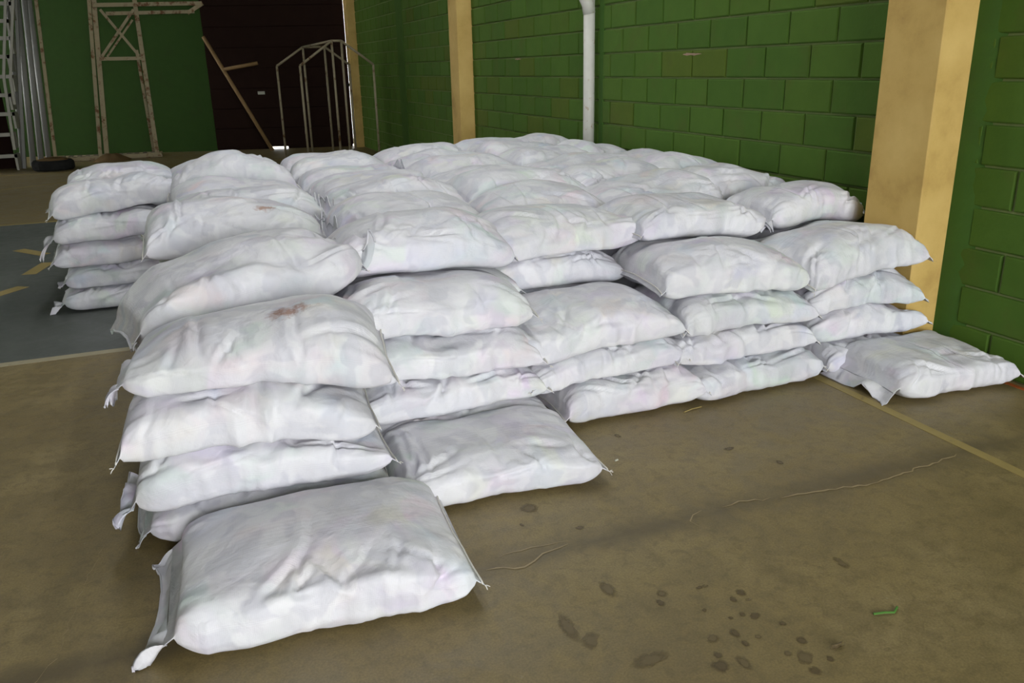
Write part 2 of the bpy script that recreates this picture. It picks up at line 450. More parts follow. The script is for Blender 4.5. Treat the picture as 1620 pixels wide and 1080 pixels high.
# smooth plaster smears where block bays meet the columns, flush pilaster in the far bay
def smear(y0, y1, z0, z1, seed):
    rn = random.Random(seed); n = int((z1 - z0) / .05); v = []; f = []
    for i in range(n + 1):
        z = z0 + (z1 - z0) * i / n
        v += [(XW - .018, y1, z), (XW - .0165, y0 + (y1 - y0) * .4 + rn.uniform(-.02, .02), z), (XW - .001, y0 + rn.uniform(-.02, .03), z)]
        if i:
            for q in (0, 1): f.append((3 * i - 3 + q, 3 * i - 2 + q, 3 * i + 1 + q, 3 * i + q))
    return link('plaster_smear', mesh_from('plaster_smear', v, f, M['green_flat'], True), wall_r)
smear(2.98, 3.15, 0, 2.4, 1)
MB().box(XW - .02, XW, 14.02, 14.42, 0, 4.2).build('pilaster', M['green_flat'], wall_r)
MB().box(XW - .016, XW, 7.02, 7.10, 0, 4.2).build('plaster_band', M['green_flat'], wall_r)
def chip(y, z, w, h, seed):
    rn = random.Random(seed); v = [(XW - .0152, y, z)]; n = 16
    for k in range(n):
        t = 2 * math.pi * k / n
        v.append((XW - .0152, y + w * math.cos(t) * rn.uniform(.5, 1), z + h * math.sin(t) * rn.uniform(.3, 1)))
    return link('paint_chip', mesh_from('paint_chip', v, [(0, 1 + (k + 1) % n, 1 + k) for k in range(n)], M['chip']), wall_r)
chip(5.62, 1.592, .16, .014, 4); chip(9.05, 1.61, .12, .012, 5)

# ochre concrete columns
def column(name, x0, y0, y1, label):
    o = MB().box(x0, XW + .02, y0, y1, 0, ZR, .006).build(name, M['yellow'])
    return tag(o, label, kind='structure')
column('trim_1', 3.475, 3.15, 3.52, 'broad ochre concrete column beside the nearest green wall bay')
column('trim_2', 3.50, 10.63, 10.98, 'slim ochre concrete column standing further along the green wall')
column('trim_3', 3.52, YB - .30, YB, 'ochre corner column beside the dark door')

# back wall with the dark door
BROT = -math.atan(.25)
DX0, DX1, DZ = .72, 3.52, 3.6
def backp(o): o.location = (XW, YB, 0); o.rotation_euler = (0, 0, BROT); return o
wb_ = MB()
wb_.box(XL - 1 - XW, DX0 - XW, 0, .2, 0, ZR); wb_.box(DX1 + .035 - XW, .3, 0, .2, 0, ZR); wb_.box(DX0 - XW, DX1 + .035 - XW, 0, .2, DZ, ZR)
tag(backp(wb_.build('wall_back', M['green_back_shaded'])), 'smooth green back wall of the hall, shade in its colour', kind='structure')
tag(MB().box(XL - .2, XL, -6.0, YB + .2, 0, ZR).build('wall_left', M['green_flat']), 'green left wall of the hall', kind='structure')
tag(MB().box(XL - .2, XW + .2, -6.2, -6.0, 4.25, ZR).box(XL - .2, -2.2, -6.2, -6.0, 0, 4.25).build('daylight_mask_wall', M['green_flat']), 'unseen green wall added behind the viewer to shape the daylight', kind='structure')  # unseen wall added to lower and narrow the daylight opening
rf = MB(); xs_ = [XL - .2, SKY[0][0], SKY[0][1], SKY[1][0], SKY[1][1], XW + .2]
for i in (0, 2, 4): rf.box(xs_[i], xs_[i + 1], SKY_Y[0], SKY_Y[1], ZR, ZR + .06)
rf.box(XL - .2, XW + .2, -6.0, SKY_Y[0], ZR, ZR + .06); rf.box(XL - .2, XW + .2, SKY_Y[1], YB + 4.0, ZR, ZR + .06)
tag(rf.build('ceiling', M['roof']), 'grey sheet roof of the hall with two skylight strips', kind='structure')
door = empty('door_1', (0, 0, 0)); backp(door); tag(door, 'dark brown boarded metal door in the back wall', kind='structure')
nb_ = 9
dl, dr = DX0 - XW, DX1 - XW
for i in range(nb_):
    z0 = .045 + i * (DZ - .045) / nb_; z1 = .045 + (i + 1) * (DZ - .045) / nb_
    MB().box(dl, dr, -.02 + .008 * (i % 2), .04, z0, z1 - .012).build('board', M['door_dark'], door)
MB().box(dl, dr, .041, .06, .045, DZ).build('backing', M['door_dark'], door)
mb = MB(); mb.box(dl, 1.82 - XW, .0, .05, .0, .045); mb.box(2.16 - XW, dr - .02, .0, .05, .0, .045); mb.build('threshold', M['door_dark'], door)
MB().box(1.66 - XW, 1.80 - XW, -.026, -.020, 1.10, 1.16).build('paper_label', M['paper'], door)
MB().tube([(3.48 - XW, -.05, 1.25), (3.60 - XW, -.05, 1.25)], .03).build('latch', M['rubber'], door)

# ------------------------------------------------------------------ things along the wall and at the back
rootp = empty('drain_pipe', (3.61, 7.16, 0))
tag(rootp, 'white rust-flecked drain pipe standing against the green wall', 'pipe')
MB().tube([(0, 0, 0), (.003, 0, 1.2), (0, 0, 2.02)], .052, 20).build('pipe_shaft', M['pipe_white'], rootp, smooth=True)
MB().tube([(0, 0, 1.97), (-.015, 0, 2.05), (-.06, 0, 2.13), (-.16, 0, 2.27), (-.3, 0, 2.45)], .056, 20).build('pipe_elbow', M['pipe_white'], rootp, smooth=True)
MB().tube([(0, 0, 2.0), (.01, 0, 2.6), (.01, 0, 4.6)], .05, 20).build('upper_pipe', M['pipe_white'], rootp, smooth=True)

YT = 18.46
tw = empty('goal_tower', (-.95, YT, 0))
tag(tw, 'rusty white steel tower frame with cross brace before the green back wall', 'frame')
def twp(name, pts, r, sq=True, mat='rusty_white'):
    return MB().tube([(x + .95, y, z) for x, y, z in pts], r, 8, square=sq).build(name, M[mat], tw)
S_ = .955
twp('post', [(-1.38, -.35, .05), (-1.12, .25, 3.3)], .045)
twp('post', [(-1.30, .22, .05), (-1.04, .26, 3.3)], .06)
twp('post', [(-.36, -.35, .05), (-.36, .2, 3.3)], .055)
twp('post', [(-.43, .22, .05), (-.46, .24, 2.0)], .04)
twp('cross_brace', [(-.98, .02, 2.72), (-.42, -.04, 1.88)], .035)
twp('cross_brace', [(-.40, .02, 2.72), (-1.08, -.04, 1.88)], .035)
twp('cross_brace', [(-.45, .22, 2.55), (-1.0, .2, 1.88)], .025)
twp('crossbar', [(-1.13, -.06, 1.84), (-.38, -.06, 1.84)], .045)
twp('crossbar', [(-1.1, .06, 2.80), (.85, .02, 2.84)], .05)
twp('crossbar', [(-.9, .20, 2.66), (.70, .20, 2.70)], .045)
twp('beam_end', [(.58, .2, 2.68), (.85, .0, 2.83)], .05)
MB().box(-1.45, .68, -.5, .25, .0, .05).build('base_plate', M['rusty_white'], tw)
for i in range(14):
    for jj in range(2):
        x = -1.38 + i * .148 + (.07 if jj else 0)
        if x < .6: MB().box(x, x + .075, -.4 + jj * .35, -.12 + jj * .35, .05, .056).build('tread_plate', M['checker'], tw)
twp('base_rail', [(-2.40, -.5, .04), (-.28, -.5, .05)], .045)
twp('side_post', [(-2.17, -.2, .06), (-2.02, .25, 3.4)], .04)

gp = 'grey pipes leaning at the back wall'
for i, (x0, y0, x1) in enumerate([(-2.58, 17.25, -2.34), (-2.46, 17.5, -2.24), (-2.36, 17.75, -2.16), (-2.26, 18.0, -2.12)]):
    o = MB().tube([(0, 0, 0), (x1 - x0, .5, 3.2)], .05, 12).build('leaning_pipe', M['grey_metal'], None, (x0, y0, 0.0), True)
    tag(o, ['grey metal pipe leaning nearest the white stepped rack', 'second grey leaning pipe from the white stepped rack',
            'third grey leaning pipe from the white stepped rack', 'grey leaning pipe closest to the rusty tower frame'][i], 'pipe', gp)

rk = empty('stepped_rack', (-2.7, 16.9, 0))
tag(rk, 'white steel stepped bleacher rack at the far left', 'rack')
zs = [.26, .62, .96, 1.27, 1.57, 1.89, 2.18, 2.45, 2.72, 3.0]
for i, z in enumerate(zs):
    xr = -2.62 + .046 * i + (-.04 if i % 2 else .05) * .5
    MB().box(-3.9 + 2.7, xr + 2.7, -.05, .02, z - .045, z + .015).build('rung', M['rack_white'], rk)
    MB().box(xr + 2.7 - .035, xr + 2.7, -.05, .35, z - .27 + (.01 if i else .01), z + .012).build('rung_end', M['rack_white'], rk)
    MB().box(-3.9 + 2.7, xr + 2.64, .02, .30, z - .012, z - .002).build('step_board', M['rubber'], rk)
MB().box(-3.9 + 2.7, .0, .35, .38, 0.0, 3.2).build('back_board', M['door_dark'], rk)
MB().tube([(-2.27 + 2.7, -.09, 2.85), (-2.54 + 2.7, -.09, 1.55), (-2.60 + 2.7, -.09, .35)], .03, square=True).build('rail', M['rack_white'], rk)
MB().tube([(-2.16 + 2.7, -.09, 2.85), (-2.45 + 2.7, -.09, 1.50), (-2.46 + 2.7, -.09, 1.1)], .03, square=True).build('rail', M['rack_white'], rk)
MB().tube([(-2.55 + 2.7, .2, 0), (-2.15 + 2.7, .3, 3.1)], .035, square=True).build('rack_post', M['grey_metal'], rk)

def tire(loc, R, w, label):
    prof = [(R * .55, .02), (R * .60, 0), (R * .90, 0), (R, .03), (R * 1.02, w * .5), (R, w - .03), (R * .90, w), (R * .60, w), (R * .55, w - .02)]
    n = 40; v = []; f = []
    for i in range(n):
        t = 2 * math.pi * i / n
        for k, (r, z) in enumerate(prof):
            g = .985 if (i % 2 and 3 <= k <= 5) else 1.0
            v.append((r * g * math.cos(t), r * g * math.sin(t), z))
    m = len(prof)
    for i in range(n):
        for k in range(m):
            a, b_ = i, (i + 1) % n; q = (k + 1) % m
            f.append((a * m + k, b_ * m + k, b_ * m + q, a * m + q))
    o = link('tire', mesh_from('tire', v, f, M['rubber']), None, loc); tag(o, label, 'tire')
    v = [(0, 0, w + .05)]; rn = random.Random(2)
    for ring, (rr, zz) in enumerate(((R * .4, w + .035), (R * .75, w + .004), (R * .56, w - .06))):
        for i in range(24):
            t = 2 * math.pi * i / 24; v.append((rr * math.cos(t), rr * math.sin(t), zz + rn.uniform(-.008, .008)))
    f = [(0, 1 + i, 1 + (i + 1) % 24) for i in range(24)]
    for ring in range(2):
        for i in range(24):
            a = 1 + ring * 24; q = (i + 1) % 24; f.append((a + i, a + 24 + i, a + 24 + q, a + q))
    c = link('soil_fill', mesh_from('soil_fill', v, f, M['soil'], True), o); c['label'] = 'brown soil filling the tire'
    return o
tire((-2.02, 16.55, 0), .33, .17, 'old black tire lying flat beside the leaning pipes')
mv = [(0, 0, .13)]; mf = []; rn_ = random.Random(9)
for k, (rr, zz) in enumerate(((.10, .12), (.2, .085), (.29, .035), (.33, 0))):
    for i in range(20):
        t = 2 * math.pi * i / 20; q = rr * rn_.uniform(.92, 1.08); mv.append((q * math.cos(t), q * math.sin(t), zz * rn_.uniform(.85, 1.15)))
for i in range(20): mf.append((0, 1 + i, 1 + (i + 1) % 20))
for k in range(3):
    for i in range(20): q = (i + 1) % 20; mf.append((1 + k * 20 + i, 21 + k * 20 + i, 21 + k * 20 + q, 1 + k * 20 + q))
tag(link('soil_mound', mesh_from('soil_mound', mv, mf, M['soil'], True), None, (-1.15, 17.75, 0)), 'low brown soil heap before the rusty tower base', 'soil heap')

st = empty('leaning_stick', (1.84, 18.02, 0)); tag(st, 'rust brown pole with short side arm leaning on the dark door', 'pole')
MB().tube([(0, 0, 0), (-1.04, .58, 2.23)], .038, 8).build('pole', M['rust_wood'], st, smooth=True)
MB().tube([(-.74, .39, 1.60), (-.08, .25, 1.71)], .036, 8).build('side_arm', M['rust_wood'], st, smooth=True)

gf = empty('gabled_bar_frame', (2.6, 15.6, 0)); tag(gf, 'thin dull white gabled bar frame standing before the dark door', 'frame')
def gbar(name, pts): MB().tube([(x - 2.6, y - 15.6, z) for x, y, z in pts], .020, 8).build(name, M['thin_metal'], gf, smooth=True)
for yy, xs, zc, zp in ((14.6, (2.07, 2.62, 2.78, 3.29), 1.62, 2.0), (15.8, (1.84, 2.32, 2.70, 3.12), 1.63, 1.94)):
    gbar('upright', [(xs[0], yy, 0), (xs[0], yy, zc)]); gbar('upright', [(xs[3], yy, 0), (xs[3], yy, zc)])
    gbar('upright', [(xs[1], yy, 0), (xs[1], yy, zp)]); gbar('upright', [(xs[2], yy, 0), (xs[2], yy, zp)])
    gbar('rafter', [(xs[0], yy, zc), (xs[1], yy, zp)]); gbar('rafter', [(xs[2], yy, zp), (xs[3], yy, zc)]); gbar('ridge_bar', [(xs[1], yy, zp), (xs[2], yy, zp)])
gbar('ridge_bar', [(2.62, 14.6, 2.0), (2.32, 15.8, 1.94)])

# ------------------------------------------------------------------ sacks
G = .0125
GX0, GY0, GNX, GNY = -1.6, 1.6, 440, 540
Hmap = np.zeros((GNY, GNX))

def vnoise(x, y, seed):
    rs = np.random.RandomState(seed); tab = rs.rand(64, 64)
    xi = np.floor(x).astype(int); yi = np.floor(y).astype(int); fx = x - xi; fy = y - yi
    fx = fx * fx * (3 - 2 * fx); fy = fy * fy * (3 - 2 * fy)
    g = lambda a, b: tab[b % 64, a % 64]
    return (g(xi, yi) * (1 - fx) + g(xi + 1, yi) * fx) * (1 - fy) + (g(xi, yi + 1) * (1 - fx) + g(xi + 1, yi + 1) * fx) * fy * 1.0 - .5
def blur(a, r):
    k = np.exp(-.5 * (np.arange(-3 * r, 3 * r + 1) / r) ** 2); k /= k.sum(); p = 3 * r
    a = np.pad(a, p, mode='edge')
    a = sum(k[i] * a[i:a.shape[0] - 2 * p + i, :] for i in range(2 * p + 1))
    return sum(k[i] * a[:, i:a.shape[1] - 2 * p + i] for i in range(2 * p + 1))
def dilate(a, slope, it):
    d1, d2 = slope * G, slope * G * 1.414
    for _ in range(it):
        p = np.pad(a, 1, mode='edge'); n = a.copy()
        for dy in (-1, 0, 1):
            for dx in (-1, 0, 1):
                if dx == dy == 0: continue
                n = np.maximum(n, p[1 + dy:1 + dy + a.shape[0], 1 + dx:1 + dx + a.shape[1]] - (d2 if dx and dy else d1))
        a = n
    return a
def sample(win, wx, wy, x, y):
    gx = np.clip((x - wx) / G, 0, win.shape[1] - 1.001); gy = np.clip((y - wy) / G, 0, win.shape[0] - 1.001)
    xi = gx.astype(int); yi = gy.astype(int); fx = gx - xi; fy = gy - yi
    return (win[yi, xi] * (1 - fx) + win[yi, xi + 1] * fx) * (1 - fy) + (win[yi + 1, xi] * (1 - fx) + win[yi + 1, xi + 1] * fx) * fy

NU, NV = 88, 96
def press(px, py):
    """sacks pressed against the wall blocks and the near column"""
    lim = np.where((py > 3.135) & (py < 3.54), 3.466, 3.678)
    k = .05; over = px - (lim - k)
    return np.where(over > 0, lim - k + k * (1 - np.exp(-np.maximum(over, 0) / k)), px)
def shape_sack(sp, H):
    rs = np.random.RandomState(sp['seed'])
    Ls, W, T = sp['L'], sp['W'], sp['T']; n = sp.get('n', 3.4); rot = math.radians(sp.get('rot', 0))
    e = np.linspace(-1, 1, NU); u = np.sin(e * math.pi / 2) * .35 + e * .65
    th = np.linspace(0, 2 * math.pi, NV, endpoint=False)
    U, TH = np.meshgrid(u, th, indexing='ij')
    au = np.abs(U)
    prof = (1 - au ** sp.get('pu', 6.5)) ** .5
    skew = 1 + sp.get('tilt', 0) * U + sp.get('hump', 0) * np.exp(-((U - sp.get('hx', 0.4)) / .4) ** 2)
    lowf = 1 + .16 * (vnoise(U * 1.3 + 7, np.sin(TH) * .8 + 9 + np.cos(TH) * 1.1, sp['seed'])) + .10 * vnoise(U * 2.6 + 3, np.cos(TH) * 2 + 5, sp['seed'] + 1)
    t = T / 2 * prof * skew * lowf
    eL, eR = sp.get('ears', (1, 1))
    flp = [f[0] for f in (sp.get('flaps') or [])]
    if 'ears' not in sp:
        eL, eR = (.0 if -1 in flp else rs.choice([.35, .7, 1.0])), (.0 if 1 in flp else rs.choice([.35, .7, 1.0]))
    ear = np.where(U < 0, eL, eR)
    w = W / 2 * (1 - (1 - ear) * .26 * au ** 9) * (1.06 - .09 * prof + .05 * vnoise(U * 1.7 + 11, np.sign(np.cos(TH)) * 3 + 20, sp['seed'] + 2))
    c, s = -np.cos(TH), np.sin(TH)
    # scalloped long sides where the cloth is pulled in by folds
    sc = -np.abs(vnoise(U * Ls * 5 + 3, np.sign(c) * 2 + 9, sp['seed'] + 5)) * .045 + .008 - np.abs(vnoise(U * Ls * 11 + 3, np.sign(c) * 2 + 9, sp['seed'] + 6)) * .020
    w = w + sc * np.clip(1 - au, 0, 1) ** .4 * np.clip(.75 - s, 0, 1)
    nn = np.where(s > 0, n, max(n, 4.6))
    cy = np.sign(c) * np.abs(c) ** (2 / nn); sz = np.sign(s) * np.abs(s) ** (2 / nn)
    X = Ls / 2 * U * (1 - .03 * (1 - cy ** 2) * au ** 5)
    Yl = w * cy + sp.get('bend', 0) * (U ** 2 - .33)
    # sewn lips beyond both ends
    lip = .018 + .012 * rs.rand()
    Zl = t * sz
    for side in (0, -1):
        sg = -1 if side == 0 else 1
        X[side] += sg * lip * (.8 + .5 * vnoise(cy[side] * 3 + 9, cy[side] * 0 + side, sp['seed'] + 3))
        Zl[side] = .0016 * np.sign(s[side])
        k = 1 if side == 0 else -2
        Zl[k] = .0022 * np.sign(s[k])
        Yl[k] = Yl[k] * 1.0
    ca, sa = math.cos(rot), math.sin(rot)
    PX = sp['x'] + X * ca - Yl * sa; PY = sp['y'] + X * sa + Yl * ca
    PX = press(PX, PY)
    # support underneath
    mrg = .12
    ix0 = max(0, int((PX.min() - mrg - GX0) / G)); ix1 = min(GNX, int((PX.max() + mrg - GX0) / G) + 2)
    iy0 = max(0, int((PY.min() - mrg - GY0) / G)); iy1 = min(GNY, int((PY.max() + mrg - GY0) / G) + 2)
    win = H[iy0:iy1, ix0:ix1]
    # ignore what rises just outside the footprint (neighbouring stacks)
    yy, xx = np.mgrid[iy0:iy1, ix0:ix1]; wx = GX0 + xx * G - sp['x']; wy = GY0 + yy * G - sp['y']
    lx = wx * ca + wy * sa; ly = -wx * sa + wy * ca
    inside = (np.abs(lx) < Ls / 2 * .93) & (np.abs(ly) < W / 2 * .90)
    core = win[inside]
    hi = np.percentile(core, 93)
    win = np.minimum(win, hi + .01)
    win = np.where(inside, win, np.minimum(win, np.percentile(core, 60)))
    S = dilate(win, sp.get('slope', .22), 22)
    S = blur(S, 3)
    SS = sample(S, GX0 + ix0 * G, GY0 + iy0 * G, PX, PY)
    SS = SS + sp.get('dz', 0) + sp.get('tip', 0) * U
    el = sp.get('el', .30) * T * au ** 10
    Z = SS + el + t + Zl
    P = np.stack([PX, PY, Z], -1)
    # wrinkles and lumps along the normal
    du = np.gradient(P, axis=0); dv = np.roll(P, -1, 1) - np.roll(P, 1, 1)
    nrm = np.cross(du, dv); ln = np.linalg.norm(nrm, axis=-1, keepdims=True); nrm = nrm / np.maximum(ln, 1e-9)
    mid = nrm[NU // 2, NV // 4]
    if mid[2] < 0: nrm = -nrm
    A = TH / (2 * math.pi) * (2 * W) ; XM = U * Ls / 2
    sd = sp['seed']
    up = np.clip(.5 + s * .9, 0, 1)
    lump = .020 * vnoise(XM * 6 + 13, A * 6 + 5, sd + 11) + .016 * vnoise(XM * 11 + 3, A * 11 + 7, sd + 12) + .008 * vnoise(XM * 22 + 3, A * 22 + 7, sd + 13)
    rid = -np.abs(vnoise(XM * 7 + A * 3 + 31, A * 12 - XM * 2 + 17, sd + 14)) * .030 + .006
    # gathers running in from the sewn ends
    endw = np.clip((au - .52) / .48, 0, 1) ** 1.3
    gath = (vnoise(A * 34 + 3, XM * 3 + 9, sd + 15) * .016 + vnoise(A * 60 + 3, XM * 4 + 9, sd + 16) * .007) * endw
    calm = np.clip(vnoise(XM * 3 + 5, A * 3 + 2, sd + 21) * 2.2 + .55, 0, 1)
    topf = .30 + .70 * np.clip((.93 - s) / .5, 0, 1)
    lump = .024 * vnoise(XM * 5 + 13, A * 5 + 5, sd + 11) + .75 * (lump - .020 * vnoise(XM * 6 + 13, A * 6 + 5, sd + 11)) * (.4 + calm) * topf
    rid = rid * calm * topf
    D = (lump + rid) * np.clip((1 - au) * 5, 0, 1) * 1.0 + gath * np.clip((1 - au) * 14, 0, 1)
    # a few sharp folds
    for q in range(sp.get('folds', 11)):
        fx, fa = rs.uniform(-.42, .42) * Ls, rs.uniform(.02, .48) * 2 * W * .5
        ang = rs.uniform(-.6, .6) + (math.pi / 2 if rs.rand() < .65 else 0); le = rs.uniform(.05, .14); wd = rs.uniform(.007, .013); dp = rs.uniform(.008, .018)
        dx, da = XM - fx, A - fa
        l1 = dx * math.cos(ang) + da * math.sin(ang); l2 = -dx * math.sin(ang) + da * math.cos(ang) + .12 * np.sin(l1 * 18) * .1
        D += dp * np.exp(-(l1 / le) ** 2) * (-np.exp(-(l2 / wd) ** 2) + .55 * np.exp(-((l2 - 1.9 * wd) / (1.5 * wd)) ** 2))
    P = P + nrm * (D * up * np.clip((1 - au) * 12, 0, 1))[..., None]
    P[..., 0] = np.minimum(P[..., 0], np.where((P[..., 1] > 3.135) & (P[..., 1] < 3.54), 3.470, 3.682))
    P[..., 2] = np.maximum(P[..., 2], .003 + .002 * (s > 0))
    UVa = np.stack([XM, A], -1)
    return P, UVa
def add_height(H, P):
    x = P[..., 0].ravel(); y = P[..., 1].ravel(); z = P[..., 2].ravel()
    ix = np.clip(np.round((x - GX0) / G).astype(int), 0, GNX - 1); iy = np.clip(np.round((y - GY0) / G).astype(int), 0, GNY - 1)
    T = np.zeros_like(H); np.maximum.at(T, (iy, ix), z)
    p = np.pad(T, 1); m = T.copy()
    for dy in (0, 1, 2):
        for dx in (0, 1, 2): m = np.maximum(m, p[dy:dy + H.shape[0], dx:dx + H.shape[1]])
    T = np.where(T > 0, T, m)
    np.maximum(H, T, out=H)
def sack_object(sp, P, UVa):
    st = sp.get('step', 1)
    iu = sorted(set(list(range(0, NU, st)) + [1, NU - 2, NU - 1])); iv = list(range(0, NV, st))
    Q = P[np.ix_(iu, iv)]; Uq = UVa[np.ix_(iu, iv)]
    nu, nv = len(iu), len(iv)
    org = np.array([sp['x'], sp['y'], float(P[NU // 2, :, 2].min())])
    V = (Q - org).reshape(-1, 3)
    a = np.arange(nu - 1)[:, None] * nv; b = np.arange(nv)[None, :]; b2 = (np.arange(nv)[None, :] + 1) % nv
    F = np.stack([a + b, a + nv + b, a + nv + b2, a + b2], -1).reshape(-1, 4)
    ends = [list(range(nv)), list(range((nu - 1) * nv + nv - 1, (nu - 1) * nv - 1, -1))]
    me = bpy.data.meshes.new('woven_sack')
    nf = len(F); nl = nf * 4 + 2 * nv
    me.vertices.add(len(V)); me.vertices.foreach_set('co', V.astype(np.float32).ravel())
    me.loops.add(nl); lv = np.concatenate([F.ravel(), np.array(ends[0]), np.array(ends[1])]).astype(np.int32)
    me.loops.foreach_set('vertex_index', lv)
    me.polygons.add(nf + 2)
    ls = np.concatenate([np.arange(nf) * 4, [nf * 4, nf * 4 + nv]]).astype(np.int32)
    me.polygons.foreach_set('loop_start', ls)
    me.polygons.foreach_set('use_smooth', np.ones(nf + 2, dtype=bool))
    uvl = me.uv_layers.new(name='weave'); uvl.data.foreach_set('uv', Uq.reshape(-1, 2)[lv].astype(np.float32).ravel())
    me.update(calc_edges=True); me.validate()
    me.materials.append(sp.get('mat', M['sack']))
    o = link('woven_sack', me, None, tuple(org))
    sp['org'] = org
    return o

def flap(sack, sp, P, side, length, seed, droop=.5, span=(0.0, 1.0), curl=0.0):
    """loose hemmed mouth of the sack beyond the sewn end"""
    rs = np.random.RandomState(seed); row = P[0 if side < 0 else -1]
    h = NV // 2
    line = row[:h + 1]                      # front edge to back edge over the top
    i0, i1 = int(span[0] * h), int(span[1] * h)
    line = line[i0:i1 + 1]; m = len(line); k = 10
    rot = math.radians(sp.get('rot', 0)); d = np.array([math.cos(rot), math.sin(rot), 0]) * side
    tt = np.linspace(0, 1, m); q = np.linspace(0, 1, k)
    base = line - d * .012
    hang = np.zeros((k, m, 3))
    wob = vnoise(tt * 7 + 3, tt * 0 + 2, seed); wob2 = vnoise(tt * 15 + 3, tt * 0 + 5, seed + 1)
    ll = length * (1 + .7 * vnoise(tt * 3 + 1, tt * 0 + 8, seed + 2))
    for i in range(k):
        out = ll * (q[i] - .35 * abs(droop) * q[i] ** 2)
        zz = -droop * ll * q[i] ** 1.6 + (.10 * wob + .05 * wob2) * q[i] * (length / .08) + curl * np.sin(q[i] * 2.4) * .05
        hang[i] = base + d[None] * out[:, None]; hang[i, :, 2] += zz
        hang[i, :, 1] += .03 * wob2 * q[i]
    hang[..., 2] = np.maximum(hang[..., 2], .004)
    hang[..., 0] = np.minimum(hang[..., 0], np.where((hang[..., 1] > 3.135) & (hang[..., 1] < 3.54), 3.468, 3.680))
    org = sp['org']; th = .0016
    V = []; F = []
    for lay in (0, 1):
        for i in range(k):
            for j in range(m):
                p = hang[i, j] - org; V.append((p[0], p[1], p[2] + (th if lay else 0)))
    km = k * m
    for i in range(k - 1):
        for j in range(m - 1):
            a = i * m + j; F.append((a, a + 1, a + m + 1, a + m)); F.append((km + a, km + a + m, km + a + m + 1, km + a + 1))
    for j in range(m - 1):
        a = (k - 1) * m + j; F.append((a, a + 1, km + a + 1, km + a)); F.append((j, km + j, km + j + 1, j + 1))
    for i in range(k - 1):
        for j in (0, m - 1):
            a = i * m + j; F.append((a, a + m, km + a + m, km + a))
    o = link('mouth_flap', mesh_from('mouth_flap', V, F, M['sack'], True), sack)
    o['label'] = 'loose crumpled mouth of the sack'
    # folded hem along the free edge
    mb = MB(); e = hang[-1] - org; mb.tube([tuple(p) for p in e[::2]], .0035, 6); mb.build('hem', M['sack'], o, smooth=True)
    return o
def tuft(sack, sp, P, side, edge, seed):
    rn = random.Random(seed); row = P[0 if side < 0 else -1]; p = row[0 if edge == 'front' else NV // 2] - sp['org']
    mb = MB()
    for i in range(4):
        d = Vector((side * rn.uniform(.3, 1), rn.uniform(-.8, .3) * (1 if edge == 'front' else -1), rn.uniform(-.9, .5))).normalized()
        b_ = Vector(p); l_ = rn.uniform(.006, .018)
        mb.tube([b_, b_ + d * l_ * .5, b_ + d * l_ + Vector((0, 0, -.004))], .0011, 5)
    return mb.build('thread_tuft', M['thread'], sack)

def end_seam(sack, sp, P, side):
    row = P[0 if side < 0 else -1]; prev = P[3 if side < 0 else -4]; h = NV // 2
    ln = row[:h + 1] * .8 + prev[:h + 1] * .2
    ln = ln[::3] - sp['org']; ln[:, 2] += .002
    o = MB().tube([tuple(p) for p in ln], .0032, 5).build('end_seam', M['thread'], sack, smooth=True)
    o['label'] = 'stitched seam closing the sack end'
    return o

# ---- where each sack lies: x, y = middle of its footprint, layer = height in its stack
ROW = []
def add(layer, x, y, L_=.82, W_=.60, rot=0.0, T=.172, label=None, group=None, **kw):
    d = dict(layer=layer, x=x, y=y, L=L_, W=W_, rot=rot, T=T, label=label, group=group, **kw)
    d['seed'] = 100 + len(ROW) * 17
    ROW.append(d); return d
GF = {'A': 'sacks of the front left stack', 'B': 'sacks of the second stack from the left', 'C': 'sacks of the middle stack',
      'D': 'sacks of the fourth stack from the left', 'E': 'sacks of the stack beside the ochre column', 'Z': 'sacks of the far left stack', 'T': 'sacks on top of the pile'}
#@SACKS
# single sacks on the floor in front
add(1, .25, 2.33, .86, .66, -3, .195, 'big white sack lying on the floor frontmost, with loose crumpled mouth', 'sacks lying on the floor in front', flaps=[(-1, .115, .95, (0, 1))], tufts=[(1, 'front')], n=3.2, folds=14)
add(1, .98, 2.83, .80, .58, -5, .160, 'flat white sack on the floor before the second stack', 'sacks lying on the floor in front', tufts=[(1, 'front')], n=3.2, folds=13)
add(1, 3.32, 2.88, .68, .56, -3, .175, 'white sack on the floor against the green wall, mouth facing left', 'sacks lying on the floor in front', flaps=[(-1, .08, .6, (0, 1))], tufts=[(1, 'front')], n=3.2, folds=13)
# front left stack
add(1, .16, 2.98, .84, .60, -1, .165, 'bottom sack of the front left stack, mostly hidden by the frontmost sack', GF['A'], tilt=.12, flaps=[(-1, .08, 1.1, (0, .9))])
add(2, .15, 2.94, .86, .60, -2, .190, 'second sack up in the front left stack, folded mouth hanging left', GF['A'], tilt=-.22, flaps=[(-1, .07, .7, (.0, .5))], tufts=[(1, 'front')])
add(3, .13, 2.91, .82, .60, -4, .190, 'third sack up in the front left stack, faint green and orange print', GF['A'], tilt=-.12, ears=(1, .2), tufts=[(-1, 'front')])
add(4, .19, 2.92, .86, .62, -7, .185, 'humped top sack of the front left stack with a rust stain', GF['A'], hump=.14, hx=.5, tilt=.30, n=3.2, flaps=[(-1, .06, .9, (0, .5))], tufts=[(1, 'front')], stain=True)
# second stack
add(1, .98, 3.36, .80, .58, 2, .160, 'bottom sack of the second stack, seen behind the flat floor sack', GF['B'])
add(2, .94, 3.34, .80, .60, 2, .165, 'second sack up in the second stack, right end creased', GF['B'], folds=15)
add(3, .93, 3.34, .80, .60, 0, .165, 'third sack up in the second stack, pale yellow print at right', GF['B'], tufts=[(1, 'front')])
add(4, .90, 3.38, .84, .64, -3, .180, 'wide flat-topped top sack of the second stack', GF['B'], n=3.2, tufts=[(1, 'front')])
